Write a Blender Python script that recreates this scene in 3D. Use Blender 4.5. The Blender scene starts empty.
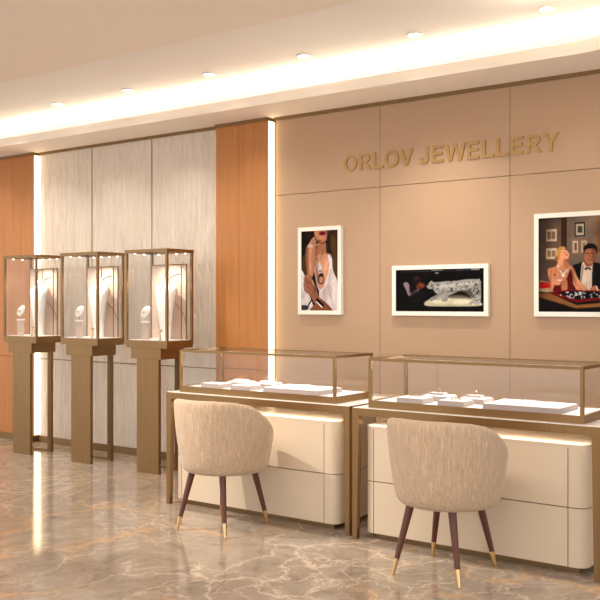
import bpy, bmesh, math, random
import numpy as np
from mathutils import Vector, Matrix
random.seed(4)
sc = bpy.context.scene
COL = sc.collection
# ------------------------------------------------------------------ camera
YAW = math.radians(35.67)
EYE = 1.35
cd = bpy.data.cameras.new('camera'); cam = bpy.data.objects.new('camera', cd); COL.objects.link(cam)
cd.sensor_width = 36; cd.lens = 906 / 600 * 36; cd.shift_y = 2 / 600
cam.location = (0, 0, EYE); cam.rotation_euler = (math.pi / 2, 0, YAW)
sc.camera = cam
# ------------------------------------------------------------------ colour management, world
sc.view_settings.view_transform = 'Standard'; sc.view_settings.look = 'None'
sc.view_settings.gamma = 1; sc.view_settings.use_curve_mapping = False
sc.view_settings.exposure = 0.42
w = bpy.data.worlds.new('world'); sc.world = w; w.use_nodes = True
bg = w.node_tree.nodes['Background']; bg.inputs[0].default_value = (1, .95, .89, 1); bg.inputs[1].default_value = 1.08

def area(name, loc, size, power, color=(1, .82, .62), direction=(0, 0, -1), shape='RECTANGLE', spread=180):
    l = bpy.data.lights.new(name, 'AREA'); l.shape = shape; l.size = size[0]
    if shape in ('RECTANGLE', 'ELLIPSE'): l.size_y = size[1]
    l.energy = power; l.color = color; l.spread = math.radians(spread)
    o = bpy.data.objects.new(name, l); COL.objects.link(o); o.location = loc
    o.rotation_euler = Vector(direction).to_track_quat('-Z', 'Y').to_euler()
    return o
def spot(name, loc, power, angle=80, blend=.8, color=(1, .82, .64), radius=.04, target=None):
    l = bpy.data.lights.new(name, 'SPOT'); l.energy = power; l.color = color
    l.spot_size = math.radians(angle); l.spot_blend = blend; l.shadow_soft_size = radius
    o = bpy.data.objects.new(name, l); COL.objects.link(o); o.location = loc
    if target: o.rotation_euler = (Vector(target) - Vector(loc)).to_track_quat('-Z', 'Y').to_euler()
    return o
WARM = (1, .87, .66)
# unseen fill lamps added just below the near ceiling for general light
area('unseen_fill_panel', (-2.6, 1.6, 2.76), (5.0, 2.0), 72, (1, .93, .84))
area('unseen_fill_panel', (-7.4, 1.9, 2.76), (3.6, 2.0), 58, (1, .93, .84))
# cove led lying in the tray ceiling trough (long run + right hand end)
area('cove_led', (-5.4, 5.35, 2.898), (8.2, .03), 40, WARM, (0, -.15, 1))
area('cove_led', (-1.20, 4.55, 2.898), (.03, 1.3), 6, WARM, (-.15, 0, 1))
DL = [(-6.03 + .838 * k, 4.94) for k in range(-2, 6)]

# ------------------------------------------------------------------ materials
def new_mat(name):
    m = bpy.data.materials.new(name); m.use_nodes = True
    return m, m.node_tree, m.node_tree.nodes['Principled BSDF']
def plain(name, c, rough=.5, metal=0, spec=.5, coat=0):
    m, t, b = new_mat(name)
    b.inputs['Base Color'].default_value = (*c, 1); b.inputs['Roughness'].default_value = rough
    b.inputs['Metallic'].default_value = metal; b.inputs['Specular IOR Level'].default_value = spec
    if coat: b.inputs['Coat Weight'].default_value = coat; b.inputs['Coat Roughness'].default_value = .05
    return m
def N(t, typ, **kw):
    n = t.nodes.new(typ)
    for k, v in kw.items(): setattr(n, k, v)
    return n
def coords(t, scale, kind='Object', rot=(0, 0, 0)):
    tc = N(t, 'ShaderNodeTexCoord'); mp = N(t, 'ShaderNodeMapping')
    mp.inputs['Scale'].default_value = scale; mp.inputs['Rotation'].default_value = rot
    t.links.new(tc.outputs[kind], mp.inputs[0]); return mp.outputs[0]
def noise(t, vec, scale=1, detail=4, rough=.5, dist=0):
    n = N(t, 'ShaderNodeTexNoise'); n.inputs['Scale'].default_value = scale; n.inputs['Detail'].default_value = detail
    n.inputs['Roughness'].default_value = rough; n.inputs['Distortion'].default_value = dist
    t.links.new(vec, n.inputs['Vector']); return n
def ramp(t, fac, stops):
    r = N(t, 'ShaderNodeValToRGB'); e = r.color_ramp.elements
    while len(e) < len(stops): e.new(.5)
    for i, (p, c) in enumerate(stops): e[i].position = p; e[i].color = (*c, 1)
    t.links.new(fac, r.inputs[0]); return r.outputs[0]
def mixc(t, fac, a, b):
    m = N(t, 'ShaderNodeMix', data_type='RGBA')
    if isinstance(fac, float): m.inputs[0].default_value = fac
    else: t.links.new(fac, m.inputs[0])
    for s, v in ((6, a), (7, b)):
        if isinstance(v, tuple): m.inputs[s].default_value = (*v, 1)
        else: t.links.new(v, m.inputs[s])
    return m.outputs[2]
def bump(t, b, height, strength, dist):
    bp = N(t, 'ShaderNodeBump'); bp.inputs['Strength'].default_value = strength; bp.inputs['Distance'].default_value = dist
    t.links.new(height, bp.inputs['Height']); t.links.new(bp.outputs[0], b.inputs['Normal'])
def emit(name, c, s):
    m = bpy.data.materials.new(name); m.use_nodes = True; t = m.node_tree; t.nodes.clear()
    e = N(t, 'ShaderNodeEmission'); e.inputs[0].default_value = (*c, 1); e.inputs[1].default_value = s
    o = N(t, 'ShaderNodeOutputMaterial'); t.links.new(e.outputs[0], o.inputs[0]); return m

M = {}
M['plaster'] = plain('ceiling_plaster', (.88, .79, .70), .8)
M['tray_plaster'] = plain('tray_plaster', (.88, .85, .82), .8)
M['beige'] = plain('beige_lacquer_panel', (.47, .315, .205), .42, spec=.35)
M['groove'] = plain('dark_groove', (.16, .10, .06), .6)
def brass_mat(name, c, rough):
    m, t, b = new_mat(name)
    v = coords(t, (60, 60, 2)); n = noise(t, v, 2, 3)
    b.inputs['Metallic'].default_value = .85
    c2 = tuple(x * .86 for x in c)
    t.links.new(ramp(t, n.outputs[0], [(.3, c2), (.7, c)]), b.inputs['Base Color'])
    b.inputs['Roughness'].default_value = rough
    return m
M['brass'] = brass_mat('brushed_brass', (.30, .182, .082), .36)
M['brass_soft'] = brass_mat('satin_brass', (.27, .17, .08), .45)
M['brass_bright'] = plain('polished_brass', (.74, .52, .26), .2, 1)
M['cream'] = plain('cream_lacquer', (.69, .575, .445), .35, spec=.4)
M['white_top'] = plain('white_glass_top', (.93, .90, .86), .25)
M['white'] = plain('white_leatherette', (.90, .88, .85), .5)
M['tray_edge'] = plain('grey_lilac_leatherette', (.40, .33, .32), .55)
M['frame_white'] = plain('white_frame_lacquer', (.90, .86, .79), .3)
M['walnut'] = plain('dark_walnut', (.105, .028, .017), .3)
M['bust'] = plain('white_bust_fabric', (.95, .94, .92), .7)
M['board'] = plain('pale_pink_board', (.62, .475, .385), .6)
M['silver'] = plain('silver', (.85, .84, .83), .15, 1)
M['gem'] = plain('gem', (.9, .9, .95), .05, .6)
M['sign'] = plain('bronze_letters', (.44, .27, .11), .38, .75)
M['led'] = emit('led_strip_glow', (1, .78, .46), 5)
M['led_dot'] = emit('led_dot_glow', (1, .9, .75), 9)
M['lamp'] = emit('downlight_glow', (1, .93, .82), 12)
M['trim_white'] = plain('downlight_rim', (.85, .78, .7), .4)
# glass
m = bpy.data.materials.new('clear_glass'); m.use_nodes = True; t = m.node_tree; t.nodes.clear()
lw = N(t, 'ShaderNodeLayerWeight'); lw.inputs[0].default_value = .5
pw = N(t, 'ShaderNodeMath', operation='POWER'); pw.inputs[1].default_value = 5; t.links.new(lw.outputs['Facing'], pw.inputs[0])
fr = N(t, 'ShaderNodeMath', operation='MULTIPLY_ADD'); fr.inputs[1].default_value = .95; fr.inputs[2].default_value = .026; t.links.new(pw.outputs[0], fr.inputs[0])
tr = N(t, 'ShaderNodeBsdfTransparent'); tr.inputs[0].default_value = (.988, .988, .985, 1)
gl = N(t, 'ShaderNodeBsdfGlossy'); gl.inputs['Roughness'].default_value = .0
mx = N(t, 'ShaderNodeMixShader'); oo = N(t, 'ShaderNodeOutputMaterial')
t.links.new(fr.outputs[0], mx.inputs[0]); t.links.new(tr.outputs[0], mx.inputs[1]); t.links.new(gl.outputs[0], mx.inputs[2]); t.links.new(mx.outputs[0], oo.inputs[0])
M['glass'] = m
# marble floor
m, t, b = new_mat('marble_floor')
v = coords(t, (1, 1, 1), rot=(0, 0, .5))
nd = noise(t, v, 1.3, 5, .6)
vm = N(t, 'ShaderNodeMix', data_type='VECTOR'); vm.inputs[0].default_value = .42
t.links.new(v, vm.inputs[4]); t.links.new(nd.outputs['Color'], vm.inputs[5])
base_n = noise(t, vm.outputs[1], 4.6, 14, .72, 2.2)
base = ramp(t, base_n.outputs[0], [(.30, (.20, .155, .12)), (.45, (.315, .255, .205)), (.57, (.36, .298, .243)), (.72, (.52, .43, .35))])
def veins(scale, width, seedv):
    vo = N(t, 'ShaderNodeTexVoronoi', feature='DISTANCE_TO_EDGE'); vo.inputs['Scale'].default_value = scale
    ad = N(t, 'ShaderNodeVectorMath', operation='ADD'); ad.inputs[1].default_value = seedv
    t.links.new(vm.outputs[1], ad.inputs[0])
    nn = noise(t, ad.outputs[0], 4.5, 5, .6)
    v2 = N(t, 'ShaderNodeMix', data_type='VECTOR'); v2.inputs[0].default_value = .16
    t.links.new(ad.outputs[0], v2.inputs[4]); t.links.new(nn.outputs['Color'], v2.inputs[5])
    t.links.new(v2.outputs[1], vo.inputs['Vector'])
    a = ramp(t, vo.outputs['Distance'], [(0, (1, 1, 1)), (width, (.22, .22, .22)), (width * 3, (0, 0, 0))])
    n2 = noise(t, ad.outputs[0], 1.9, 2)
    g = ramp(t, n2.outputs[0], [(.44, (0, 0, 0)), (.62, (1, 1, 1))])
    mu = N(t, 'ShaderNodeMath', operation='MULTIPLY'); t.links.new(a, mu.inputs[0]); t.links.new(g, mu.inputs[1])
    return mu.outputs[0]
c1 = mixc(t, veins(4.2, .018, (0, 0, 0)), base, (.68, .56, .45))
c2 = mixc(t, veins(2.8, .03, (3.1, 1.7, 0)), c1, (.60, .37, .19))
c3 = mixc(t, veins(8.5, .02, (7.3, 4.1, 0)), c2, (.62, .50, .40))
t.links.new(c3, b.inputs['Base Color']); b.inputs['Roughness'].default_value = .10; b.inputs['Specular IOR Level'].default_value = .5
M['marble'] = m
# wood
m, t, b = new_mat('honey_wood_veneer')
v = coords(t, (22, 22, .8)); n1 = noise(t, v, 1.6, 6, .6, .4); v2 = coords(t, (2.2, 2.2, .25)); n2 = noise(t, v2, 1.2, 2)
ca = ramp(t, n1.outputs[0], [(.3, (.41, .160, .046)), (.7, (.57, .248, .078))])
cb = mixc(t, n2.outputs[0], ca, (.49, .20, .06))
t.links.new(cb, b.inputs['Base Color']); b.inputs['Roughness'].default_value = .38; b.inputs['Specular IOR Level'].default_value = .35
M['wood'] = m
# carved plaster panel
m, t, b = new_mat('rippled_plaster_panel')
v = coords(t, (24, 24, 2.6)); n1 = noise(t, v, 1.0, 2, .5, 1.6)
t.links.new(ramp(t, n1.outputs[0], [(.3, (.70, .60, .51)), (.6, (.76, .67, .58))]), b.inputs['Base Color'])
b.inputs['Roughness'].default_value = .6; bump(t, b, n1.outputs[0], .9, .026)
M['ripple'] = m
# chair fabric
m, t, b = new_mat('crinkled_beige_fabric')
v = coords(t, (70, 70, 6)); n1 = noise(t, v, 1.5, 4, .65, .8); v2 = coords(t, (160, 160, 60)); n2 = noise(t, v2, 1, 2)
ca = ramp(t, n1.outputs[0], [(.34, (.43, .305, .205)), (.55, (.53, .385, .265)), (.72, (.72, .57, .42))])
t.links.new(mixc(t, .25, ca, ramp(t, n2.outputs[0], [(.3, (.40, .28, .185)), (.7, (.64, .49, .35))])), b.inputs['Base Color'])
b.inputs['Roughness'].default_value = .75; b.inputs['Sheen Weight'].default_value = .25
bump(t, b, n1.outputs[0], .45, .006)
M['fabric'] = m

# ------------------------------------------------------------------ mesh helpers
def link(name, bm, mat, parent=None, loc=(0, 0, 0), smooth=False, bevel=0, seg=2):
    if bevel:
        bmesh.ops.bevel(bm, geom=bm.edges[:], offset=bevel, segments=seg, profile=.7, affect='EDGES', clamp_overlap=True)
    bmesh.ops.recalc_face_normals(bm, faces=bm.faces[:])
    me = bpy.data.meshes.new(name); bm.to_mesh(me); bm.free()
    if mat is not None: me.materials.append(M[mat] if isinstance(mat, str) else mat)
    if smooth:
        for p in me.polygons: p.use_smooth = True
        if smooth == 'auto':
            me.set_sharp_from_angle(angle=math.radians(40))
    o = bpy.data.objects.new(name, me); COL.objects.link(o); o.parent = parent; o.location = loc
    return o
def box(bm, x0, x1, y0, y1, z0, z1):
    vs = [bm.verts.new(p) for p in ((x0, y0, z0), (x1, y0, z0), (x1, y1, z0), (x0, y1, z0), (x0, y0, z1), (x1, y0, z1), (x1, y1, z1), (x0, y1, z1))]
    for f in ((0, 3, 2, 1), (4, 5, 6, 7), (0, 1, 5, 4), (1, 2, 6, 5), (2, 3, 7, 6), (3, 0, 4, 7)): bm.faces.new([vs[i] for i in f])
    return vs
def B(*boxes):
    bm = bmesh.new()
    for b_ in boxes: box(bm, *b_)
    return bm
def prism(pts, z0, z1, bm=None):
    bm = bm or bmesh.new()
    lo = [bm.verts.new((x, y, z0)) for x, y in pts]; hi = [bm.verts.new((x, y, z1)) for x, y in pts]
    bm.faces.new(lo[::-1]); bm.faces.new(hi); n = len(pts)
    for i in range(n): bm.faces.new((lo[i], lo[(i + 1) % n], hi[(i + 1) % n], hi[i]))
    return bm
def lathe(prof, n=28, bm=None, cx=0, cy=0, sx=1, sy=1):
    bm = bm or bmesh.new(); rings = []
    for r, z in prof:
        rings.append([bm.verts.new((cx + sx * r * math.cos(2 * math.pi * i / n), cy + sy * r * math.sin(2 * math.pi * i / n), z)) for i in range(n)])
    for a, b_ in zip(rings, rings[1:]):
        for i in range(n): bm.faces.new((a[i], a[(i + 1) % n], b_[(i + 1) % n], b_[i]))
    bm.faces.new(rings[0][::-1]); bm.faces.new(rings[-1])
    return bm
def tube(bm, pts, r, n=8, closed=False):
    pts = [Vector(p) for p in pts]; rings = []; L = len(pts)
    for i, p in enumerate(pts):
        d = (pts[(i + 1) % L] - pts[i - 1]) if closed else (pts[min(i + 1, L - 1)] - pts[max(i - 1, 0)])
        d.normalize(); up = Vector((0, 0, 1)) if abs(d.z) < .9 else Vector((1, 0, 0))
        a = d.cross(up).normalized(); b_ = d.cross(a).normalized()
        rr = r[i] if isinstance(r, (list, tuple)) else r
        rings.append([bm.verts.new(p + rr * (math.cos(2 * math.pi * k / n) * a + math.sin(2 * math.pi * k / n) * b_)) for k in range(n)])
    pairs = list(zip(rings, rings[1:])) + ([(rings[-1], rings[0])] if closed else [])
    for A, C in pairs:
        for k in range(n): bm.faces.new((A[k], A[(k + 1) % n], C[(k + 1) % n], C[k]))
    if not closed: bm.faces.new(rings[0][::-1]); bm.faces.new(rings[-1])
    return bm
def tag(o, label, cat, group=None):
    o['label'] = label; o['category'] = cat
    if group: o['group'] = group
    return o
def thing(name, label, cat, loc=(0, 0, 0), rz=0, group=None):
    o = bpy.data.objects.new(name, None); COL.objects.link(o); o.location = loc; o.rotation_euler = (0, 0, rz)
    return tag(o, label, cat, group)
def struct(name, bm, mat, **k):
    o = link(name, bm, mat, **k); o['kind'] = 'structure'; return o
def copy_tree(o, parent=None):
    c = o.copy(); COL.objects.link(c); c.parent = parent
    for ch in list(o.children): copy_tree(ch, c)
    return c
def arc(cx, cy, r, a0, a1, n=8):
    return [(cx + r * math.cos(math.radians(a0 + (a1 - a0) * i / n)), cy + r * math.sin(math.radians(a0 + (a1 - a0) * i / n))) for i in range(n + 1)]
def rrect(x0, x1, y0, y1, r, n=6):
    return arc(x1 - r, y1 - r, r, 0, 90, n) + arc(x0 + r, y1 - r, r, 90, 180, n) + arc(x0 + r, y0 + r, r, 180, 270, n) + arc(x1 - r, y0 + r, r, 270, 360, n)
def curve_mesh(name, splines, depth, mat, parent=None, bevel=0):
    """closed 2D outlines (holes allowed) extruded to +-depth and turned into a mesh"""
    cu = bpy.data.curves.new(name, 'CURVE'); cu.dimensions = '2D'; cu.fill_mode = 'BOTH'; cu.extrude = depth
    if bevel: cu.bevel_depth = bevel; cu.bevel_resolution = 1
    for pts in splines:
        s = cu.splines.new('POLY'); s.points.add(len(pts) - 1)
        for p, q in zip(s.points, pts): p.co = (q[0], q[1], 0, 1)
        s.use_cyclic_u = True
    tmp = bpy.data.objects.new(name, cu); COL.objects.link(tmp)
    dg = bpy.context.evaluated_depsgraph_get()
    me = bpy.data.meshes.new_from_object(tmp.evaluated_get(dg)); bpy.data.objects.remove(tmp); bpy.data.curves.remove(cu)
    me.name = name; me.materials.clear(); me.materials.append(M[mat])
    o = bpy.data.objects.new(name, me); COL.objects.link(o); o.parent = parent
    return o

# ------------------------------------------------------------------ room shell
WY = 5.64; ZC = 2.79; XL = -10.5; XR = 1.6
struct('floor', B((XL, XR, -3, WY + .12, -.1, 0)), 'marble')
struct('wall_back', B((XL, XR, WY + .03, WY + .15, 0, 3.1)), 'groove')
# dropped ceiling with the long rounded tray opening
TX1, TX0, TY0, TY1 = -1.34, -9.6, 3.69, 5.21
o = curve_mesh('ceiling', [[(XL, -3), (XR, -3), (XR, WY + .03), (XL, WY + .03)], rrect(TX0, TX1, TY0, TY1, .42, 14)], .0375, 'plaster')
o.location = (0, 0, ZC + .0375); o['kind'] = 'structure'
struct('ceiling', B((TX0 - .3, TX1 + .45, TY0 - .3, WY + .03, 3.0, 3.06)), 'tray_plaster')
# closed sides of the tray void and the ledges that carry the cove led
for b_ in ((TX0 - .3, TX1 + .45, WY + .005, WY + .03, 2.865, 3.0), (TX0 - .3, TX1 + .45, TY0 - .3, TY0 - .27, 2.865, 3.0), (TX0 - .3, TX0 - .27, TY0 - .27, WY + .005, 2.865, 3.0), (TX1 + .42, TX1 + .45, TY0 - .27, WY + .005, 2.865, 3.0)):
    struct('ceiling', B(b_), 'tray_plaster')
struct('trim_20', B((-9.5, -1.3, 5.33, 5.37, 2.865, 2.895)), 'plaster'); struct('trim_21', B((-1.22, -1.18, 3.9, 5.2, 2.865, 2.895)), 'plaster')
# beige lacquer panels right of the wood column
gx = [-4.280, -3.339, -2.350, -1.361, -.372, .617, XR]
for i in range(len(gx) - 1):
    for z0, z1 in ((.06, 2.178), (2.182, 2.765)):
        struct('wall_right', B((gx[i] + .002, gx[i + 1] - .002, WY, WY + .03, z0, z1)), 'beige')
# rippled plaster panels with brass seams
tx = [-7.137, -6.397, -5.630, -4.88]
for i in range(3):
    struct('wall_left', B((tx[i] + .004, tx[i + 1] - .004, WY, WY + .03, .06, .80)), 'ripple')
    struct('wall_left', B((tx[i] + .004, tx[i + 1] - .004, WY, WY + .03, .808, 2.765)), 'ripple')
for i in (1, 2):
    struct('trim_1', B((tx[i] - .004, tx[i] + .004, WY - .003, WY + .03, .06, 2.765)), 'brass_soft')
struct('trim_2', B((tx[0], tx[3], WY - .002, WY + .03, .80, .808)), 'brass_soft')
# wood columns, proud of the wall
WF = WY - .05
for xs in ((-4.854, -4.612, -4.318), (-8.3, -7.85, -7.501, -7.165)):
    for a, b_ in zip(xs, xs[1:]):
        struct('wall_left', B((a + .001, b_ - .001, WF, WY + .03, .06, .815)), 'wood')
        struct('wall_left', B((a + .001, b_ - .001, WF, WY + .03, .819, 2.775)), 'wood')
struct('wall_left', B((XL, -8.302, WF, WY + .03, .06, 2.775)), 'wood')
# brass trims along the top and brass skirting
for n, (a, b_, y) in enumerate(((-4.29, XR, WY), (-7.137, -4.856, WY), (-4.856, -4.318, WF), (XL, -7.165, WF))):
    struct('trim_%d' % (n + 3), B((a, b_, y - .012, WY + .03, 2.765, ZC)), 'brass_soft')
    struct('baseboard_back', B((a, b_, y - .014, WY + .03, 0, .062)), 'brass_soft')
# led strips set in the side of the two wood columns
def strip(x, label):
    t_ = tag(link('led_strip', B((x, x + .006, WF + .006, WY + .02, .07, 2.76)), 'led'), label, 'light strip')
strip(-4.318, 'vertical warm light strip between the wood column and the beige wall')
strip(-7.165, 'vertical warm light strip between far left wood wall and rippled white panels')

# ------------------------------------------------------------------ downlights in the tray
words = {0: 'leftmost of the six, above the first glass pedestal case', 1: 'second from the left of the six', 2: 'third from the left, above the wood column',
         3: 'fourth from the left, above the beige wall near the column', 4: 'fifth from the left, above the lettering', 5: 'rightmost and nearest, by the rounded ceiling corner'}
for k in range(6):
    x, y = -6.03 + .838 * k, 4.94
    t_ = thing('downlight', 'small round recessed downlight, ' + words[k], 'ceiling light', (x, y, 2.99), group='downlights in the tray ceiling')
    bm = bmesh.new(); tube(bm, [(.044 * math.cos(a), .044 * math.sin(a), .006) for a in [i * math.pi / 14 for i in range(28)]], .006, 6, True)
    link('rim', bm, 'trim_white', t_, smooth=True)
    link('lens', lathe([(.036, .004), (.036, .009)], 28), 'lamp', t_)

for k, pw_ in ((-3, 18), (-2, 25), (-1, 29), (0, 30), (1, 31), (2, 27), (3, 15), (4, 60), (5, 11)):  # lamps left of the modelled fixtures are unseen, added to brighten the wood wall
    x = -6.03 + .838 * k
    spot('downlight_and_fill_lamp', (x - (.12 if k == 4 else 0), 4.94, 2.975), pw_, 84 if k == 4 else 92, 1, (1, .91, .79), .045, (x - (.12 if k == 4 else 0), 4.94 + (.80 if k == 4 else .72), 0))
# accent spot in the aisle ceiling over the left table
spot('aisle_spot', (-4.9, 2.7, 2.77), 290, 48, 1, (1, .90, .76), .06, (-3.5, 4.3, .35))
# ------------------------------------------------------------------ counters
def make_table(label, X0, X1, Y0, Y1, zt):
    t_ = thing('display_table', label, 'table', ((X0 + X1) / 2, (Y0 + Y1) / 2, 0), group='long brass display tables')
    w_, d_ = (X1 - X0) / 2, (Y1 - Y0) / 2
    link('table_top', B((-w_ + .004, w_ - .004, -d_ + .004, d_ - .004, zt - .014, zt)), 'white_top', t_, bevel=.002)
    a = .046
    link('apron', B((-w_, w_, -d_, -d_ + .02, zt - a, zt - .003), (-w_, w_, d_ - .02, d_, zt - a, zt - .003), (-w_, -w_ + .02, -d_ + .02, d_ - .02, zt - a, zt - .003), (w_ - .02, w_, -d_ + .02, d_ - .02, zt - a, zt - .003)), 'brass', t_)
    for sx in (-1, 1):
        for sy in (-1, 1):
            bm = bmesh.new(); vs = box(bm, -.5, .5, -.5, .5, 0, 1)
            for i, v_ in enumerate(vs):
                top = v_.co.z > .5; s_ = .042 if top else .03
                ox = (v_.co.x + .5) * s_; oy = (v_.co.y + .5) * s_     # measured inward from the outer corner
                px = -w_ + .001 + ox if sx < 0 else w_ - .001 - s_ + ox
                py = -d_ + .001 + oy if sy < 0 else d_ - .001 - s_ + oy
                v_.co = (px, py, (zt - a) if top else 0)
            lg = link('leg', bm, 'brass', t_)
            link('foot', B(((-w_ if sx < 0 else w_ - .031), (-w_ + .031 if sx < 0 else w_), (-d_ if sy < 0 else d_ - .031), (-d_ + .031 if sy < 0 else d_), 0, .004)), 'brass_soft', lg)
    return t_
def make_case(label, X0, X1, Y0, Y1, z0, z1):
    t_ = thing('glass_showcase', label, 'display case', ((X0 + X1) / 2, (Y0 + Y1) / 2, z0), group='glass showcases on the tables')
    w_, d_, h = (X1 - X0) / 2, (Y1 - Y0) / 2, z1 - z0
    p = .017
    link('base_frame', B((-w_, w_, -d_, -d_ + p, 0, .04), (-w_, w_, d_ - p, d_, 0, .04), (-w_, -w_ + p, -d_ + p, d_ - p, 0, .04), (w_ - p, w_, -d_ + p, d_ - p, 0, .04)), 'brass', t_)
    link('deck', B((-w_ + p + .001, w_ - p - .001, -d_ + p + .001, d_ - p - .001, .02, .035)), 'white', t_)
    for sx in (-1, 1):
        for sy in (-1, 1):
            link('post', B((-w_ if sx < 0 else w_ - p, -w_ + p if sx < 0 else w_, -d_ if sy < 0 else d_ - p, -d_ + p if sy < 0 else d_, .04, h - .016)), 'brass', t_)
    link('top_frame', B((-w_, w_, -d_, -d_ + p, h - .016, h), (-w_, w_, d_ - p, d_, h - .016, h), (-w_, -w_ + p, -d_ + p, d_ - p, h - .016, h), (w_ - p, w_, -d_ + p, d_ - p, h - .016, h)), 'brass', t_)
    e = .0005
    link('glass_pane', B((-w_ + p + e, w_ - p - e, -d_ + .004, -d_ + .008, .04 + e, h - .0165)), 'glass', t_)
    link('glass_pane', B((-w_ + p + e, w_ - p - e, d_ - .008, d_ - .004, .04 + e, h - .0165)), 'glass', t_)
    link('glass_pane', B((-w_ + .004, -w_ + .008, -d_ + p + e, d_ - p - e, .04 + e, h - .0165)), 'glass', t_)
    link('glass_pane', B((w_ - .008, w_ - .004, -d_ + p + e, d_ - p - e, .04 + e, h - .0165)), 'glass', t_)
    link('glass_top', B((-w_ + p + e, w_ - p - e, -d_ + p + e, d_ - p - e, h - .008, h - .003)), 'glass', t_)
    area('case_led', ((X0 + X1) / 2, Y1 - .022, z1 - .018), (2 * w_ - .05, .006), 4.5, (1, .95, .88), (0, -.6, -1))
    return t_
def make_cabinet(label, X0, X1, Y0, Y1):
    t_ = thing('drawer_cabinet', label, 'cabinet', ((X0 + X1) / 2, (Y0 + Y1) / 2, 0), group='cream drawer cabinets under the tables')
    w_, d_ = (X1 - X0) / 2, (Y1 - Y0) / 2; r = .055; z0, zm, z1 = .037, .331, .645; q = .060; qr = .090; dp = .03
    link('plinth', B((-w_ + .05, w_ - .05, -d_ + .045, d_ - .03, 0, z0)), 'brass_soft', t_)
    core = prism(rrect(-w_ + .006, w_ - .006, -d_ + .012, d_ - .006, r), z0 + .004, z1 - .02)
    bd = link('body', core, 'brass_soft', t_, smooth='auto')
    # end shells: wrap round the rounded corners and leave the drawer opening
    u = arc(w_ - r, d_ - r, r, 0, 90) + arc(-w_ + r, d_ - r, r, 90, 180) + arc(-w_ + r, -d_ + r, r, 180, 270) + [(-w_ + q, -d_), (-w_ + q, -d_ + dp), (-w_ + .035, -d_ + dp)] + [(-w_ + .035, d_ - dp), (w_ - .035, d_ - dp), (w_ - .035, -d_ + dp)] + [(w_ - qr, -d_ + dp), (w_ - qr, -d_)] + arc(w_ - r, -d_ + r, r, 270, 360)
    link('shell', prism(u, z0, zm - .0025), 'cream', t_, smooth='auto'); link('shell', prism(u, zm + .0025, z1 - .018), 'cream', t_, smooth='auto')
    link('cabinet_top', prism(rrect(-w_, w_, -d_, d_, r), z1 - .018, z1), 'cream', t_, smooth='auto')
    for a, b_ in ((z0, zm - .0025), (zm + .0025, z1 - .0185)):
        link('drawer', B((-w_ + q + .005, w_ - qr - .005, -d_, -d_ + .0115, a, b_)), 'cream', t_, bevel=.0015)
    return t_
SP = [(-4.27, -2.815, 4.41, 'left', 'behind the chair nearest the wood column'), (-2.775, -1.365, 4.375, 'right', 'nearest the viewer')]
for X0, X1, Y0, side, more in SP:
    Y1 = Y0 + .57
    make_table('brass-legged white-topped table, the %s one of two, %s' % (side, more), X0, X1, Y0, Y1, .75)
    make_case('long low glass case with brass edges on the %s table' % side, X0 + .085, X1 - .095 if side == 'right' else X1 - .125, Y0 + .04, Y0 + .47, .7502, 1.032)
    cx0, cx1, cy = ((-4.235, -2.930, 4.455) if side == 'left' else (-2.725, -1.448, 4.425))
    make_cabinet('cream two-drawer cabinet with rounded corners under the %s table' % side, cx0, cx1, cy, cy + .49)
    area('under_table_led', ((X0 + X1) / 2, Y0 + .06, .699), (1.25, .012), 2.4, (1, .90, .74), (0, .25, -1))

# ------------------------------------------------------------------ jewellery trays and pieces inside the cases
DZ = .7502 + .0352
def tray(x, y, w_, d_, label, h=.027):
    t_ = thing('jewellery_tray', label, 'tray', (x + w_ / 2, y + d_ / 2, DZ), group='jewellery trays')
    link('tray_base', B((-w_ / 2, w_ / 2, -d_ / 2, d_ / 2, 0, h)), 'tray_edge', t_, bevel=.002)
    link('pad', B((-w_ / 2 + .006, w_ / 2 - .006, -d_ / 2 + .006, d_ / 2 - .006, h, h + .003)), 'white', t_, bevel=.001)
    return x + w_ / 2, y + d_ / 2, DZ + h + .003
def ring_box(x, y, z, label, mat='white', s=.045):
    t_ = thing('ring_box', label, 'box', (x, y, z), group='ring boxes on the trays')
    link('box_base', B((-s, s, -s * .6, s * .6, 0, .012)), mat, t_, bevel=.002)
    bm = bmesh.new(); tube(bm, [(.013 * math.cos(a), 0, .0245 + .011 * math.sin(a)) for a in [i * math.pi / 10 for i in range(20)]], .0016, 6, True)
    rg = link('ring', bm, 'brass_bright', t_, smooth=True)
def necklace(x, y, z, w_, d_, label):
    bm = bmesh.new(); n = 34
    for i in range(n):
        a = math.radians(215 + 290 * i / (n - 1)); r_ = .0032 + .0022 * math.exp(-((i - n / 2) / 5) ** 2)
        mt = Matrix.Translation((w_ * math.cos(a + 1.6), d_ * math.sin(a + 1.6), r_))
        bmesh.ops.create_icosphere(bm, subdivisions=1, radius=r_, matrix=mt)
    o = link('necklace', bm, 'silver', None, (x, y, z), smooth=True); tag(o, label, 'necklace', 'necklaces on the trays')
def bracelet(x, y, z, r, label):
    bm = bmesh.new(); tube(bm, [(r * math.cos(a), r * .7 * math.sin(a), .003) for a in [i * math.pi / 12 for i in range(24)]], .003, 6, True)
    tag(link('bracelet', bm, 'silver', None, (x, y, z), smooth=True), label, 'bracelet', 'bracelets on the trays')
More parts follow.
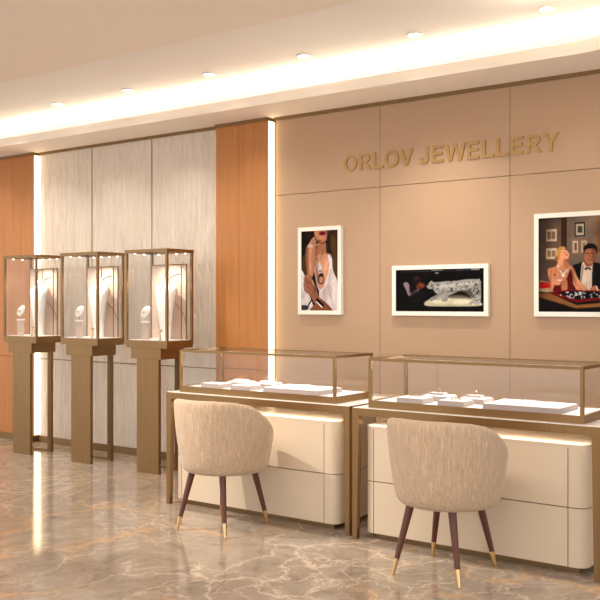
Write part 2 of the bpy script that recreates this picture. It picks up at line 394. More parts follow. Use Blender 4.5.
def fill(side, dx, dy, where):
    P = [(0.0 , .0, .165, .13, 'front left'), (.06, .18, .165, .13, 'back left'), (.255, .0, .155, .13, 'front middle'), (.295, .18, .15, .13, 'back middle')]
    for x, y, w_, d_, nm in P:
        cx, cy, z = tray(dx + x, dy + y, w_, d_, 'small white-topped grey tray, %s in the %s glass case' % (nm, side))
        if 'back' in nm: ring_box(cx - .01, cy + .01, z, 'low box holding a ring on the %s tray of the %s case' % (nm, side), 'tray_edge' if side == 'right' else 'white')
        else: bracelet(cx, cy, z, .03, 'thin silver bracelet on the %s tray of the %s case' % (nm, side))
    cx, cy, z = tray(dx + .52, dy + .0, .42, .27, 'largest white-topped grey tray, right end of the %s glass case' % side)
    necklace(cx - .02, cy + .02, z, .10, .07, 'silver bead necklace on the largest tray of the %s case' % side)
fill('left', -4.03, 4.49, ''); fill('right', -2.53, 4.455, '')

# ------------------------------------------------------------------ chairs
def make_chair(label, loc, rz):
    t_ = thing('tub_chair', label, 'chair', loc, rz, 'beige tub chairs at the counters')
    rimpts = [(0, .785), (25, .785), (48, .776), (66, .757), (84, .712), (100, .655), (114, .605), (128, .563), (140, .535), (152, .515)]
    def rim(a):
        a = abs(a)
        for (a0, z0), (a1, z1) in zip(rimpts, rimpts[1:]):
            if a <= a1:
                u = (a - a0) / (a1 - a0); return z0 + (z1 - z0) * u
        return rimpts[-1][1]
    def rad(z):   # outer radius with height
        prof = [(.345, .215), (.352, .238), (.366, .252), (.40, .264), (.48, .280), (.60, .296), (.72, .306), (.80, .306)]
        for (z0, r0), (z1, r1) in zip(prof, prof[1:]):
            if z <= z1: return r0 + (r1 - r0) * (z - z0) / (z1 - z0)
        return prof[-1][1]
    bm = bmesh.new(); A = [a for a in range(-152, 153, 8)]; rings = []
    for a in A:
        zr = rim(a); th = .046; pts = []
        for z in (.345, .352, .366, .40): pts.append((rad(z), z))
        for u in (.15, .35, .55, .75, .92): z = .40 + (zr - .024 - .40) * u; pts.append((rad(z), z))
        R0 = rad(zr - .024); c = R0 - th / 2
        for q in (0, 30, 60, 90, 120, 150, 180): pts.append((c + th / 2 * math.cos(math.radians(q)), zr - .024 + .024 * math.sin(math.radians(q))))
        for u in (.75, .5, .25, 0): z = .43 + (zr - .03 - .43) * u; pts.append((rad(z) - th - .012 * (1 - u), z))
        sa, ca = math.sin(math.radians(a)), math.cos(math.radians(a))
        rings.append([bm.verts.new((r_ * sa, -r_ * ca * (1.0 if ca > 0 else 1.02), z)) for r_, z in pts])
    for p, q in zip(rings, rings[1:]):
        for i in range(len(p) - 1): bm.faces.new((p[i], p[i + 1], q[i + 1], q[i]))
    bm.faces.new(rings[0]); bm.faces.new(rings[-1][::-1])
    for p, q in zip(rings, rings[1:]): bm.faces.new((p[-1], p[0], q[0], q[-1]))
    sh = link('backrest', bm, 'fabric', t_, smooth='auto')
    link('seat', lathe([(.02, .345), (.20, .345), (.222, .36), (.226, .40), (.224, .45), (.214, .468), (.18, .478), (.02, .482)], 40), 'fabric', t_, smooth='auto')
    for sx in (-1, 1):
        for sy in (-1, 1):
            bm = bmesh.new(); top = Vector((.112 * sx - .016, .15 * sy, .352)); bot = Vector((.180 * sx - .016, .213 * sy, 0)); cut = bot + (top - bot) * .235
            tube(bm, [cut, top], [.0135, .021], 16); lg = link('leg', bm, 'walnut', t_, smooth='auto')
            bm = bmesh.new(); tube(bm, [Vector((bot.x, bot.y, .0015)), cut], [.0085, .0142], 16)
            link('brass_tip', bm, 'brass_bright', lg, smooth='auto')
    return t_
make_chair('beige crinkled-fabric tub chair at the left table, closer to the pedestals', (-3.53, 4.15, 0), math.radians(2.5))
make_chair('beige crinkled-fabric tub chair at the right table, nearest the viewer', (-2.045, 4.12, 0), 0)

# ------------------------------------------------------------------ glass pedestal cases
def make_pedestal(label, cx):
    t_ = thing('pedestal_showcase', label, 'display case', (cx, 5.08, 0), group='tall brass pedestals with glass cases')
    link('front_panel', B((-.12, .12, .02, .048, 0, .9)), 'brass', t_, bevel=.001)
    link('rear_leg', B((.082, .132, .240, .265, 0, .9)), 'brass', t_)
    link('floor_rail', B((-.12, .082, .244, .261, 0, .02)), 'brass_soft', t_)
    link('head_block', B((-.175, .15, .012, .275, .9, .988)), 'brass', t_, bevel=.001)
    link('case_base', B((-.226, .226, .002, .298, .988, 1.012)), 'brass', t_, bevel=.001)
    z0, z1, w_, d_ = 1.012, 1.765, .23, .30; p = .019
    link('base_frame', B((-w_, w_, 0, d_, z0, z0 + .034)), 'brass', t_, bevel=.001)
    link('deck', B((-w_ + p, w_ - p, p, d_ - p, z0 + .034, z0 + .038)), 'white', t_)
    for x in (-w_, w_ - p):
        for y in (0, d_ - p):
            link('post', B((x, x + p, y, y + p, z0 + .034, z1 - .024)), 'brass', t_)
    link('top_frame', B((-w_ - .003, w_ + .003, -.003, p, z1 - .024, z1), (-w_ - .003, w_ + .003, d_ - p, d_ + .003, z1 - .024, z1), (-w_ - .003, -w_ + p, p, d_ - p, z1 - .024, z1), (w_ - p, w_ + .003, p, d_ - p, z1 - .024, z1)), 'brass', t_)
    e = .0006; a, b_ = z0 + .0345, z1 - .0245
    link('glass_pane', B((-w_ + p + e, w_ - p - e, .004, .008, a, b_)), 'glass', t_)
    link('glass_pane', B((-w_ + p + e, w_ - p - e, d_ - .008, d_ - .004, a, b_)), 'glass', t_)
    link('glass_pane', B((-w_ + .004, -w_ + .008, p + e, d_ - p - e, a, b_)), 'glass', t_)
    link('glass_pane', B((w_ - .008, w_ - .004, p + e, d_ - p - e, a, b_)), 'glass', t_)
    link('glass_top', B((-w_ + p + e, w_ - p - e, p + e, d_ - p - e, z1 - .009, z1 - .004)), 'glass', t_)
    # back board with brass frame and arcs
    bb = link('backboard', B((-.205, .19, .268, .2735, z0 + .038, 1.655)), 'board', t_)
    bm = B((-.205, .19, .262, .268, 1.647, 1.655), (.182, .19, .262, .268, z0 + .038, 1.647), (.128, .133, .263, .268, z0 + .038, 1.647), (-.205, -.2, .262, .268, z0 + .038, 1.647), (-.02, -.015, .262, .268, 1.56, 1.647))
    link('board_frame', bm, 'brass', bb)
    bm = bmesh.new(); bm2 = bmesh.new()
    tube(bm, [(.13 - .13 * math.cos(u) * 1.15, .265, 1.505 + .07 * math.sin(u)) for u in [k * .157 for k in range(0, 11)]], .0025, 6)
    tube(bm2, [(-.06 + .25 * math.sin(u), .265, 1.12 + .25 * math.cos(u)) for u in [.25 + k * .115 for k in range(0, 12)]], .0025, 6)
    link('arc', bm, 'brass', bb, smooth=True); link('arc', bm2, 'brass', bb, smooth=True)
    for k in range(4):
        link('led_dot', lathe([(.007, z1 - .0295), (.007, z1 - .0245)], 12, cx=-.15 + .1 * k, cy=d_ - .008), 'led_dot', t_)
    for k in range(2):
        link('led_dot', lathe([(.007, z1 - .0295), (.007, z1 - .0245)], 12, cx=-w_ + .008, cy=.1 + .1 * k), 'led_dot', t_)
    return t_
def make_bust(label, cx):
    t_ = thing('necklace_bust', label, 'display bust', (cx + .045, 5.265, 1.0502), group='white necklace busts')
    prof = [(0.0, .040, .036), (.012, .041, .037), (.06, .046, .036), (.15, .062, .040), (.25, .080, .044), (.33, .096, .048), (.38, .108, .050), (.405, .110, .048), (.422, .098, .044), (.436, .070, .038), (.446, .046, .034), (.46, .036, .032), (.488, .033, .030), (.494, .026, .024)]
    bm = bmesh.new(); rings = []; n = 28
    for z, a, b_ in prof:
        rings.append([bm.verts.new((a * math.cos(2 * math.pi * i / n), b_ * math.sin(2 * math.pi * i / n) - .03 * max(0, math.sin(z * 6.5)) * (z > .02) * .5, z)) for i in range(n)])
    for p, q in zip(rings, rings[1:]):
        for i in range(n): bm.faces.new((p[i], p[(i + 1) % n], q[(i + 1) % n], q[i]))
    bm.faces.new(rings[0][::-1]); bm.faces.new(rings[-1])
    link('torso', bm, 'bust', t_, smooth='auto')
    return t_
def make_dish(label, cx):
    t_ = thing('earring_stand', label, 'jewellery stand', (cx - .075, 5.15, 1.0502), group='earring stands')
    link('column', lathe([(.030, 0), (.030, .135)], 24), 'board', t_, smooth='auto')
    link('cap', lathe([(.036, .135), (.036, .147)], 24), 'white', t_, smooth='auto')
    bm = bmesh.new(); bmesh.ops.create_uvsphere(bm, u_segments=20, v_segments=12, radius=1)
    bmesh.ops.transform(bm, matrix=Matrix.Translation((.003, 0, .222)) @ Matrix.Rotation(math.radians(-38), 4, 'Y') @ Matrix.Diagonal((.062, .012, .036, 1)), verts=bm.verts[:])
    link('leaf', bm, 'bust', t_, smooth=True)
    bm = bmesh.new(); tube(bm, [(0, 0, .147), (0, 0, .19)], .004, 8); link('stem', bm, 'brass_bright', t_)
    bm = bmesh.new(); bmesh.ops.create_icosphere(bm, subdivisions=2, radius=.009, matrix=Matrix.Translation((-.005, -.014, .218))); link('stone', bm, 'brass_bright', t_)
    return t_
def make_stand(label, cx):
    t_ = thing('ring_holder', label, 'ring holder', (cx + .11, 5.13, 1.0502), group='little brass ring holders')
    link('base', lathe([(.016, 0), (.018, .004), (.006, .01)], 20), 'brass_bright', t_, smooth='auto')
    link('stem', lathe([(.005, .01), (.005, .062)], 12), 'brass_bright', t_, smooth='auto')
    link('cup', lathe([(.008, .062), (.017, .07), (.017, .082), (.012, .086)], 20), 'brass_bright', t_, smooth='auto')
    return t_
PX = [(-6.71, 'leftmost pedestal', 'farthest left, beside the wood wall'), (-5.925, 'middle pedestal', 'the middle one of three'), (-5.14, 'right-hand pedestal', 'the right-hand one, next to the counter')]
p0 = b0 = d0 = s0 = None
for i, (x, nm, wh) in enumerate(PX):
    L = ['tall brass pedestal with a glass case, ' + wh, 'white necklace bust inside the glass case of the ' + nm, 'small stand with white leaf-shaped display inside the case of the ' + nm, 'tiny brass ring holder at the front of the case of the ' + nm]
    if i == 0:
        p0, b0, d0, s0 = make_pedestal(L[0], x), make_bust(L[1], x), make_dish(L[2], x), make_stand(L[3], x)
    else:
        dx = x - PX[0][0]
        for src, lb in zip((p0, b0, d0, s0), L):
            c = copy_tree(src); c.location.x += dx; c['label'] = lb
    spot('case_spot', (x + .05, 5.11, 1.735), 9, 120, .6, (1, .93, .82), .012, (x + .03, 5.24, 1.2))

# ------------------------------------------------------------------ lettering on the wall
def ell(cx, cy, a, b_, n=36): return [(cx + a * math.cos(2 * math.pi * i / n), cy + b_ * math.sin(2 * math.pi * i / n)) for i in range(n)]
S = .185
def bez_arc(cx, cy, a, b_, d0, d1, n=12): return [(cx + a * math.cos(math.radians(d0 + (d1 - d0) * i / n)), cy + b_ * math.sin(math.radians(d0 + (d1 - d0) * i / n))) for i in range(n + 1)]
G = {
 'O': (1.087, [ell(.543, .5, .485, .515), ell(.543, .5, .295, .345)]),
 'R': (1.008, [[(.10, 0), (.10, 1), (.56, 1)] + bez_arc(.58, .72, .30, .28, 90, -60) + [(.66, .43), (.78, .28), (.97, 0), (.74, 0), (.56, .27), (.45, .40), (.38, .415), (.30, .415), (.30, 0)],
              [(.30, .575), (.52, .575)] + bez_arc(.55, .708, .13, .13, -90, 90) + [(.30, .838)]]),
 'L': (.853, [[(.10, 0), (.10, 1), (.30, 1), (.30, .17), (.80, .17), (.80, 0)]]),
 'V': (.930, [[(.36, 0), (.0, 1), (.22, 1), (.475, .26), (.72, 1), (.93, 1), (.57, 0)]]),
 'J': (.777, [[(.47, 1), (.67, 1), (.67, .34)] + bez_arc(.36, .30, .31, .315, 0, -180) + [(.05, .34), (.24, .36)] + bez_arc(.355, .29, .115, .14, 180, 360) + [(.47, .34)]]),
 'E': (.930, [[(.10, 0), (.10, 1), (.84, 1), (.84, .83), (.30, .83), (.30, .61), (.80, .61), (.80, .44), (.30, .44), (.30, .17), (.86, .17), (.86, 0)]]),
 'W': (1.318, [[(.24, 0), (.0, 1), (.21, 1), (.36, .31), (.54, 1), (.78, 1), (.96, .30), (1.11, 1), (1.318, 1), (1.07, 0), (.85, 0), (.66, .75), (.46, 0)]]),
 'Y': (.930, [[(.365, 0), (.365, .42), (.0, 1), (.235, 1), (.467, .60), (.70, 1), (.93, 1), (.565, .42), (.565, 0)]]),
 ' ': (.390, []),
}
CAPH = .118; x = 0
sign = thing('wall_lettering', 'raised bronze capital letters on the beige wall reading ORLOV JEWELLERY', 'sign', (-3.651, WY - .001, 2.313))
tot = sum(G[c][0] for c in 'ORLOV JEWELLERY'); k = 1.633 / tot
for ch in 'ORLOV JEWELLERY':
    adv, sp = G[ch]
    if sp:
        o = curve_mesh('letter', [[(p[0] * k, p[1] * CAPH) for p in s_] for s_ in sp], .004, 'sign', sign)
        o.rotation_euler = (math.pi / 2, 0, 0); o.location = (x, -.0045, 0)
    x += adv * k

# ------------------------------------------------------------------ framed pictures (flat prints in deep frames)
def lin(c): return tuple(((v / 255) / 12.92 if v / 255 <= .04045 else ((v / 255 + .055) / 1.055) ** 2.4) for v in c)
class Paint:
    def __init__(s, w_, h_, c):   # size of the grid, in cells
        s.w, s.h = w_, h_; s.a = np.zeros((h_, w_, 3)) + np.array(lin(c)); s.X, s.Y = np.meshgrid((np.arange(w_) + .5), (np.arange(h_) + .5))
        s.rng = np.random.default_rng(3); s.x0 = s.y0 = 0; s.k = 1
    def frame(s, x0, y0, x1, y1):  # drawing units
        s.x0, s.y0, s.kx, s.ky = x0, y0, (x1 - x0) / s.w, (y1 - y0) / s.h
    def xy(s): return s.x0 + s.X * s.kx, s.y0 + s.Y * s.ky
    def put(s, m_, c, al=1.):
        m_ = (m_ * al)[..., None]; s.a = s.a * (1 - m_) + np.array(lin(c)) * m_
    def poly(s, pts, c, al=1., soft=1.5, smooth=True):
        if smooth and len(pts) > 3:
            q = []
            n = len(pts)
            for i in range(n):
                p0, p1, p2, p3 = [np.array(pts[(i + j) % n], float) for j in (-1, 0, 1, 2)]
                for u in (0, .33, .66):
                    q.append(tuple(.5 * (2 * p1 + (p2 - p0) * u + (2 * p0 - 5 * p1 + 4 * p2 - p3) * u * u + (3 * p1 - p0 - 3 * p2 + p3) * u ** 3)))
            pts = q
        X, Y = s.xy(); ins = np.zeros(X.shape, bool); dist = np.full(X.shape, 1e9); n = len(pts)
        for i in range(n):
            (xa, ya), (xb, yb) = pts[i], pts[(i + 1) % n]
            if ya != yb:
                cond = ((ya > Y) != (yb > Y)) & (X < (xb - xa) * (Y - ya) / (yb - ya) + xa); ins ^= cond
            dx, dy = xb - xa, yb - ya; L = dx * dx + dy * dy + 1e-9
            u = np.clip(((X - xa) * dx + (Y - ya) * dy) / L, 0, 1); dist = np.minimum(dist, np.hypot(X - xa - u * dx, Y - ya - u * dy))
        s.put(np.clip(.5 + np.where(ins, dist, -dist) / (2 * soft), 0, 1), c, al)
    def ell(s, cx, cy, a, b_, c, al=1., soft=1.5, rot=0):
        X, Y = s.xy(); r_ = math.radians(rot); u = (X - cx) * math.cos(r_) + (Y - cy) * math.sin(r_); v_ = -(X - cx) * math.sin(r_) + (Y - cy) * math.cos(r_)
        d = (1 - np.hypot(u / a, v_ / b_)) * min(a, b_); s.put(np.clip(.5 + d / (2 * soft), 0, 1), c, al)
    def line(s, pts, wd, c, al=1., soft=1.2):
        X, Y = s.xy(); dist = np.full(X.shape, 1e9)
        for (xa, ya), (xb, yb) in zip(pts, pts[1:]):
            dx, dy = xb - xa, yb - ya; L = dx * dx + dy * dy + 1e-9
            u = np.clip(((X - xa) * dx + (Y - ya) * dy) / L, 0, 1); dist = np.minimum(dist, np.hypot(X - xa - u * dx, Y - ya - u * dy))
        s.put(np.clip(.5 + (wd / 2 - dist) / (2 * soft), 0, 1), c, al)
    def rect(s, x0, y0, x1, y1, c, al=1., soft=1.): s.poly([(x0, y0), (x1, y0), (x1, y1), (x0, y1)], c, al, soft, False)
    def grade(s, g=1.25, amp=.35, gain=1.0):
        n = np.zeros((s.h, s.w))
        for k_, am in ((5, .5), (11, .3), (25, .2)):
            c = s.rng.uniform(-1, 1, (k_ + 2, k_ + 2)); yy = np.linspace(0, k_, s.h); xx = np.linspace(0, k_, s.w)
            yi = yy.astype(int); xi = xx.astype(int); fy = (yy - yi)[:, None]; fx = (xx - xi)[None, :]; fy = fy * fy * (3 - 2 * fy); fx = fx * fx * (3 - 2 * fx)
            n += am * ((c[np.ix_(yi, xi)] * (1 - fx) + c[np.ix_(yi, xi + 1)] * fx) * (1 - fy) + (c[np.ix_(yi + 1, xi)] * (1 - fx) + c[np.ix_(yi + 1, xi + 1)] * fx) * fy)
        s.a = gain * np.clip(s.a, 0, 1) ** g * (1 + amp * 1.6 * n)[..., None]
    def mesh(s, W, H_, parent, y, zc):
        h_, w_ = s.h, s.w; verts = []; cols = []
        A_ = np.pad(s.a, ((0, 1), (0, 1), (0, 0)), mode='edge')
        for j in range(h_ + 1):
            for i in range(w_ + 1): verts.append((-W / 2 + W * i / w_, 0, H_ / 2 - H_ * j / h_)); cols += [*A_[j, i], 1.]
        faces = [(j * (w_ + 1) + i, (j + 1) * (w_ + 1) + i, (j + 1) * (w_ + 1) + i + 1, j * (w_ + 1) + i + 1) for j in range(h_) for i in range(w_)]
        me = bpy.data.meshes.new('print'); me.from_pydata(verts, [], faces)
        at = me.color_attributes.new('ink', 'FLOAT_COLOR', 'POINT'); at.data.foreach_set('color', np.clip(np.array(cols, np.float32), 0, 1))
        me.materials.append(M['ink']); o = bpy.data.objects.new('print', me); COL.objects.link(o); o.parent = parent; o.location = (0, y, zc)
        return o
m, t, b = new_mat('printed_ink'); an = N(t, 'ShaderNodeVertexColor'); an.layer_name = 'ink'
t.links.new(an.outputs[0], b.inputs['Base Color']); b.inputs['Roughness'].default_value = .6; b.inputs['Specular IOR Level'].default_value = .1
M['ink'] = m
def framed(label, X0, X1, z0, z1, P, bw=.03, name='framed_picture'):
    X0 += .004; X1 -= .014
    t_ = thing(name, label, 'picture', ((X0 + X1) / 2, 5.606, (z0 + z1) / 2), group='white framed advertisements on the beige wall')
    w_, h_ = (X1 - X0) / 2, (z1 - z0) / 2
    bm = B((-w_, w_, 0,   .0325, h_ - bw, h_), (-w_, w_, 0,   .0325, -h_, -h_ + bw), (-w_, -w_ + bw, 0,   .0325, -h_ + bw, h_ - bw), (w_ - bw, w_, 0,   .0325, -h_ + bw, h_ - bw))
    link('frame', bm, 'frame_white', t_)
    link('backing', B((-w_ + bw, w_ - bw, 0.007, .030, -h_ + bw, h_ - bw)), 'groove', t_)
    P.mesh(2 * w_ - 2 * bw, 2 * h_ - 2 * bw, t_, .0055, 0)
    return t_
# 1: portrait of a woman wearing jewellery
P = Paint(92, 160, (10, 7, 7)); P.frame(62, 65, 292, 535)
P.poly([(225, 55), (300, 55), (300, 400), (272, 385), (255, 330), (243, 240), (222, 160), (232, 100)], (66, 44, 24), soft=4)
P.poly([(250, 100), (280, 130), (290, 300), (280, 370), (262, 300), (250, 200)], (104, 74, 42), .7, 6)
P.poly([(90, 70), (150, 70), (140, 110), (110, 130), (85, 110)], (38, 24, 18), soft=4)
P.poly([(60, 235), (95, 205), (112, 330), (60, 345)], (76, 52, 28), soft=4)
P.poly([(150, 50), (235, 50), (232, 95), (215, 130), (190, 138), (165, 122), (150, 95)], (196, 136, 108))
P.poly([(160, 110), (205, 135), (200, 150), (165, 145)], (110, 66, 48), .7, 4)
P.ell(196, 84, 22, 12, (120, 12, 34)); P.line([(176, 83), (216, 82)], 2, (60, 4, 14))
P.poly([(168, 138), (214, 132), (220, 190), (238, 225), (200, 260), (148, 250), (150, 190)], (176, 122, 96), soft=3)
P.poly([(140, 225), (240, 205), (246, 255), (232, 340), (205, 400), (180, 425), (150, 330)], (202, 150, 122), soft=3)
P.poly([(243, 208), (256, 230), (262, 300), (292, 380), (300, 540), (245, 540), (190, 500), (176, 425), (205, 395), (228, 330), (240, 270), (236, 230)], (226, 216, 216))
P.poly([(200, 420), (240, 380), (262, 430), (215, 480)], (196, 180, 182), .6, 5)
P.ell(243, 222, 12, 16, (214, 214, 222)); P.line([(238, 236), (228, 262)], 6, (206, 204, 212))
P.line([(165, 240), (150, 300), (165, 390), (180, 420)], 6, (222, 212, 212))
P.poly([(58, 310), (84, 330), (96, 400), (135, 500), (140, 540), (58, 540)], (218, 210, 212))
P.poly([(95, 160), (125, 140), (152, 150), (152, 230), (138, 330), (112, 340), (100, 330), (92, 230)], (188, 134, 106))
P.poly([(92, 170), (105, 160), (108, 300), (100, 320)], (120, 76, 58), .7, 4)
for pts in ([(108, 158), (135, 118), (166, 96)], [(120, 165), (150, 128), (172, 112)], [(128, 175), (152, 150), (178, 148)]): P.line(pts, 15, (198, 146, 118)); P.line([(p[0] + 6, p[1] + 6) for p in pts], 2, (110, 66, 50), .7)
P.ell(121, 154, 12, 9, (222, 222, 228)); P.ell(121, 154, 5, 4, (60, 60, 66))
P.poly([(78, 350), (100, 320), (130, 345), (158, 400), (170, 450), (205, 480), (200, 520), (160, 510), (120, 450), (82, 420)], (160, 106, 82))
for pts in ([(84, 362), (120, 378), (150, 410)], [(80, 384), (112, 402), (144, 436)], [(84, 410), (112, 428), (138, 456)]): P.line(pts, 3, (82, 46, 34), .8)
P.line([(100, 330), (132, 362), (150, 400)], 9, (196, 144, 116))
P.poly([(150, 500), (190, 470), (250, 520), (250, 540), (120, 540)], (134, 84, 62))
P.line([(163, 472), (200, 506)], 16, (16, 14, 18)); P.line([(160, 486), (194, 516)], 6, (236, 236, 240))
P.line([(96, 525), (126, 478)], 9, (20, 20, 26)); P.line([(104, 528), (130, 488)], 4, (236, 236, 240)); P.ell(80, 520, 30, 16, (52, 56, 66), soft=3)
P.line([(176, 262), (172, 290), (184, 318)], 14, (204, 206, 210)); P.ell(178, 283, 15, 20, (196, 198, 204), .9, 3)
P.ell(190, 350, 22, 34, (20, 18, 20)); P.ell(188, 356, 12, 20, (196, 142, 112)); P.ell(182, 306, 6, 6, (90, 92, 96))
P.poly([(150, 95), (165, 122), (190, 138), (215, 130), (205, 146), (170, 140), (150, 118)], (96, 54, 40), .8, 4)
P.poly([(222, 60), (240, 60), (246, 150), (262, 230), (240, 205), (226, 140)], (40, 26, 16), .8, 6)
P.line([(205, 170), (186, 235)], 8, (120, 76, 56), .45, 5); P.line([(160, 160), (158, 235)], 10, (110, 68, 50), .6, 6)
P.poly([(210, 250), (236, 230), (226, 320), (204, 380)], (232, 184, 154), .5, 8); P.poly([(150, 250), (170, 250), (172, 400), (152, 330)], (130, 86, 64), .55, 7)
P.line([(146, 330), (150, 420)], 10, (30, 20, 20), .6, 6); P.line([(250, 300), (232, 400), (262, 500)], 12, (176, 160, 164), .6, 7); P.line([(286, 380), (280, 530)], 14, (170, 156, 160), .5, 8)
P.line([(100, 150), (98, 320)], 6, (90, 54, 42), .6, 4); P.line([(122, 180), (120, 320)], 9, (222, 174, 144), .55, 6)
P.line([(70, 330), (112, 470)], 5, (160, 146, 150), .6, 4)
P.grade(1.15, .30, .95)
framed('upright white-framed photo of a woman in white dress touching her chin, jewelled pendant', -4.048, -3.638, 1.256, 1.916, P)
# 2: wide dark picture with spotted big cat sculpture
P = Paint(190, 84, (5, 5, 6)); P.frame(60, 80, 540, 302)
P.line([(85, 93), (255, 92)], 2, (92, 92, 92), .8); P.line([(335, 91), (520, 90)], 2, (92, 92, 92), .8)
for x_ in range(262, 322, 9): P.rect(x_, 84, x_ + 6, 91, (158, 158, 158), .8)
P.rect(282, 98, 300, 105, (170, 170, 170), .8); P.rect(398, 84, 436, 90, (92, 96, 96)); P.rect(442, 83, 470, 90, (20, 92, 110)); P.rect(474, 82, 517, 89, (196, 200, 196))
P.poly([(222, 262), (250, 242), (330, 232), (420, 225), (480, 240), (522, 256), (522, 272), (420, 276), (320, 276), (240, 274)], (206, 200, 176), soft=3)
P.poly([(250, 246), (330, 236), (420, 238), (500, 258), (430, 262), (300, 262)], (232, 228, 208), .9, 5)
P.poly([(330, 222), (420, 218), (470, 232), (380, 236)], (108, 104, 88), .9, 5)
P.poly([(236, 170), (262, 152), (300, 150), (340, 146), (400, 144), (450, 137), (500, 138), (522, 146), (522, 262), (490, 262), (476, 236), (448, 206), (420, 196), (390, 206), (352, 222), (350, 246), (318, 252), (320, 232), (296, 238), (250, 244), (262, 230), (296, 214), (282, 205), (262, 204), (248, 196), (266, 188), (246, 184)], (172, 170, 166), soft=2)
P.poly([(430, 200), (470, 190), (490, 230), (470, 228), (445, 212)], (54, 52, 50), .75, 5)
P.poly([(290, 165), (400, 155), (500, 146), (520, 160), (420, 168), (300, 182)], (206, 204, 202), .6, 6)
rg = np.random.default_rng(8)
for _ in range(110):
    x_, y_ = rg.uniform(258, 520), rg.uniform(146, 228)
    if y_ > 200 and x_ < 440: continue
    P.ell(x_, y_, rg.uniform(2.5, 5), rg.uniform(2, 4), (44, 42, 44), .8, 1)
P.ell(262, 172, 4, 3, (20, 20, 20)); P.line([(262, 240), (330, 240)], 3, (120, 116, 104), .8)
P.poly([(104, 156), (122, 148), (136, 160), (138, 182), (144, 206), (184, 186), (194, 190), (188, 204), (142, 222), (130, 214), (118, 186)], (148, 128, 140), soft=2.5)
P.ell(176, 138, 24, 18, (40, 24, 18), soft=5); P.ell(180, 126, 12, 8, (70, 44, 30), soft=4)
P.poly([(176, 168), (196, 150), (222, 156), (226, 172), (208, 182), (186, 186)], (112, 56, 36), soft=3); P.line([(150, 240), (170, 215), (215, 205)], 4, (38, 36, 38), .9)
P.poly([(240, 186), (270, 190), (282, 204), (256, 216), (244, 204)], (14, 12, 12), 1, 2); P.line([(262, 244), (300, 216), (330, 204)], 13, (150, 148, 146), 1, 2)
P.line([(338, 244), (352, 205)], 16, (156, 154, 152), 1, 2); P.line([(250, 158), (262, 146), (272, 156)], 7, (190, 188, 186), 1, 2)
P.line([(500, 240), (470, 262)], 14, (166, 164, 160), 1, 2); P.line([(350, 200), (440, 196)], 8, (70, 68, 68), .7, 4)
for _ in range(26): P.ell(rg.uniform(488, 520), rg.uniform(160, 250), 4, 3, (44, 42, 44), .8, 1)
P.poly([(150, 205), (184, 190), (210, 200), (190, 260), (150, 262), (136, 236)], (20, 18, 20), .9, 5); P.line([(196, 160), (214, 170)], 5, (176, 116, 80), .9, 2)
P.grade(1.2, .25, .95)
framed('wide low white-framed dark picture of a spotted silver big cat figure', -3.225, -2.476, 1.255, 1.606, P)
# 3: couple at a table
P = Paint(216, 154, (112, 96, 86)); P.frame(48, 68, 770, 580)
P.poly([(40, 60), (200, 60), (200, 470), (40, 470)], (94, 76, 66), soft=8, smooth=False)
P.ell(420, 180, 200, 140, (146, 126, 112), .8, 50); P.ell(140, 180, 70, 110, (116, 98, 84), .6, 30)
P.line([(40, 74), (190, 66)], 10, (30, 16, 12)); P.rect(176, 60, 206, 400, (60, 40, 22), soft=3); P.line([(190, 60), (190, 400)], 4, (92, 62, 36)); P.rect(40, 60, 56, 470, (46, 30, 26), soft=5)
def pic(x0, y0, x1, y1, fc, ic, n=2):
    P.rect(x0, y0, x1, y1, fc); P.rect(x0 + 7, y0 + 8, x1 - 7, y1 - 8, (198, 184, 164)); wd = (x1 - x0 - 26) / n
    for i in range(n): P.rect(x0 + 13 + i * wd + 2, y0 + 20, x0 + 13 + (i + 1) * wd - 2, y1 - 20, ic)
pic(84, 124, 158, 206, (120, 82, 50), (140, 112, 84)); pic(84, 228, 158, 302, (120, 82, 50), (140, 112, 84))
pic(250, 102, 306, 178, (24, 20, 18), (88, 80, 76), 1); pic(232, 192, 276, 272, (150, 118, 86), (120, 102, 88), 1); pic(278, 192, 322, 272, (150, 118, 86), (150, 132, 112), 1)
P.rect(364, 60, 520, 268, (164, 108, 52)); P.rect(374, 66, 510, 256, (122, 108, 98)); P.rect(560, 110, 640, 220, (110, 74, 44)); P.rect(570, 120, 630, 210, (190, 176, 158))
P.poly([(40, 420), (110, 424), (150, 440), (150, 560), (40, 560)], (196, 168, 130), soft=3); P.poly([(40, 418), (100, 422), (130, 440), (110, 452), (40, 452)], (186, 20, 26), soft=2)
P.rect(480, 400, 780, 500, (120, 22, 24), soft=6)
# man
P.poly([(235, 345), (270, 322), (300, 312), (360, 318), (430, 345), (450, 400), (440, 500), (236, 490)], (16, 15, 19), soft=2.5)
P.poly([(288, 330), (304, 316), (346, 318), (342, 380), (336, 480), (282, 470)], (222, 204, 186)); P.line([(316, 350), (314, 470)], 2, (170, 150, 136))
P.poly([(303, 350), (316, 342), (338, 350), (336, 360), (320, 352), (306, 360)], (10, 10, 12))
P.poly([(300, 300), (345, 300), (340, 336), (318, 340), (304, 326)], (150, 98, 74))
P.poly([(300, 246), (332, 234), (362, 244), (366, 280), (352, 314), (330, 328), (312, 316), (300, 288)], (188, 128, 98), soft=2)
P.poly([(296, 262), (300, 232), (326, 216), (356, 222), (372, 244), (368, 278), (358, 252), (330, 244), (306, 254), (302, 276)], (30, 20, 16), soft=2)
P.line([(310, 268), (326, 270)], 4, (50, 28, 20)); P.line([(338, 270), (352, 268)], 4, (50, 28, 20)); P.line([(322, 306), (344, 305)], 3, (120, 52, 42)); P.line([(331, 272), (330, 292)], 3, (140, 88, 66)); P.ell(351, 286, 6, 16, (120, 74, 54), .6, 4)
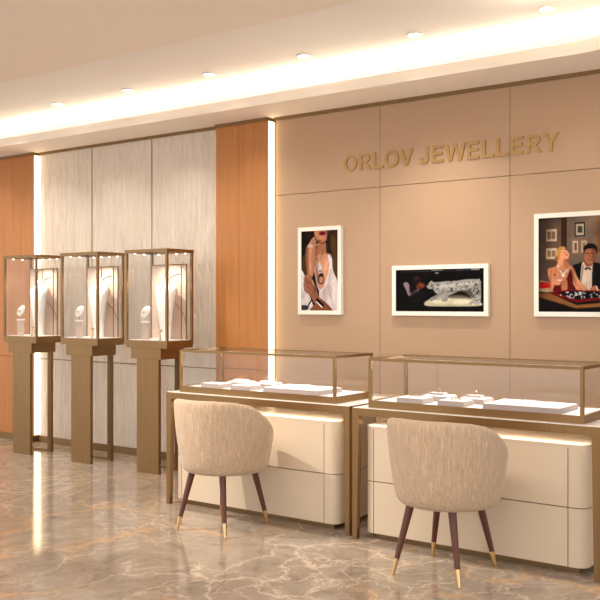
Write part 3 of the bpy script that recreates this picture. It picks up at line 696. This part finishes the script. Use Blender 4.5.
# woman
P.poly([(100, 356), (130, 340), (160, 330), (190, 300), (222, 330), (246, 350), (270, 410), (330, 470), (320, 484), (268, 474), (240, 430), (232, 470), (130, 470), (118, 430)], (212, 148, 112), soft=2.2)
P.poly([(136, 372), (160, 400), (186, 410), (206, 398), (226, 350), (234, 372), (236, 478), (134, 478), (142, 420)], (104, 12, 22), soft=2.2)
P.poly([(178, 420), (204, 400), (210, 462), (180, 468)], (196, 134, 100), .8, 3)
P.poly([(164, 262), (180, 246), (204, 248), (218, 268), (214, 294), (196, 302), (182, 330), (160, 336), (158, 300)], (222, 162, 128), soft=2)
P.poly([(146, 296), (144, 262), (160, 236), (186, 228), (202, 240), (180, 250), (170, 270), (164, 296), (154, 308)], (196, 152, 96), soft=2.5); P.ell(150, 292, 10, 14, (150, 104, 60), soft=3); P.line([(152, 252), (176, 236)], 4, (150, 104, 60), .8)
P.ell(208, 274, 7, 4, (176, 34, 40)); P.line([(190, 260), (200, 262)], 3, (90, 52, 36)); P.line([(216, 268), (214, 278)], 4, (236, 176, 140))
P.line([(168, 356), (186, 380), (212, 352)], 5, (226, 222, 218)); P.ell(187, 384, 8, 10, (236, 234, 232)); P.line([(172, 350), (190, 366), (210, 346)], 3, (150, 140, 136))
P.poly([(150, 330), (158, 318), (170, 330), (170, 350), (160, 380), (176, 408), (166, 436), (130, 430), (124, 400), (148, 380)], (216, 156, 122), soft=2.2); P.line([(148, 352), (140, 402)], 3, (150, 96, 72), .8); P.line([(156, 410), (180, 410)], 6, (228, 226, 224)); P.ell(160, 334, 4, 6, (228, 226, 224))
P.poly([(330, 462), (362, 440), (392, 452), (386, 480), (350, 488)], (190, 128, 98)); P.line([(380, 448), (440, 430)], 30, (16, 15, 19)); P.line([(366, 446), (376, 470)], 6, (230, 220, 210))
# table and tray
P.poly([(40, 470), (110, 476), (480, 520), (780, 500), (780, 590), (40, 590)], (20, 10, 10), soft=3, smooth=False)
P.poly([(50, 484), (110, 480), (260, 545), (560, 520), (780, 510), (780, 528), (560, 542), (255, 562), (50, 500)], (150, 104, 62), soft=3, smooth=False)
P.poly([(104, 474), (220, 462), (430, 470), (440, 512), (262, 530), (150, 494)], (128, 10, 22), soft=2, smooth=False)
P.poly([(140, 476), (224, 468), (414, 476), (420, 502), (262, 516)], (14, 14, 22), soft=2, smooth=False)
for _ in range(34):
    x_, y_ = rg.uniform(170, 405), rg.uniform(474, 506)
    if y_ > 478 + (x_ - 150) * .5: continue
    a_ = rg.uniform(0, 3.14); l_ = rg.uniform(6, 18); P.line([(x_, y_), (x_ + l_ * math.cos(a_), y_ + .4 * l_ * math.sin(a_))], 4, (216, 220, 228), .9)
P.poly([(520, 420), (560, 330), (620, 320), (660, 420), (640, 500), (540, 500)], (46, 20, 20), soft=6)
P.line([(118, 360), (112, 460)], 10, (150, 92, 66), .6, 6); P.line([(250, 380), (300, 466)], 9, (240, 188, 150), .6, 5); P.line([(236, 372), (258, 440)], 7, (140, 84, 60), .6, 4)
P.poly([(186, 300), (214, 296), (226, 336), (200, 346)], (170, 108, 80), .6, 4); P.line([(164, 262), (168, 300)], 7, (180, 116, 86), .6, 4)
P.poly([(340, 250), (366, 250), (366, 300), (346, 322)], (130, 80, 58), .6, 5); P.line([(296, 334), (284, 420)], 6, (54, 50, 56), .8, 3); P.line([(346, 330), (352, 430)], 6, (54, 50, 56), .8, 3); P.line([(240, 350), (236, 440)], 8, (54, 50, 56), .5, 4)
P.poly([(40, 60), (120, 60), (70, 470), (40, 470)], (50, 34, 30), .6, 25)
P.grade(1.2, .32, .95)
framed('large white-framed photo of a woman in red and a man in black suit laughing', -2.178, -1.258, 1.258, 1.915, P)
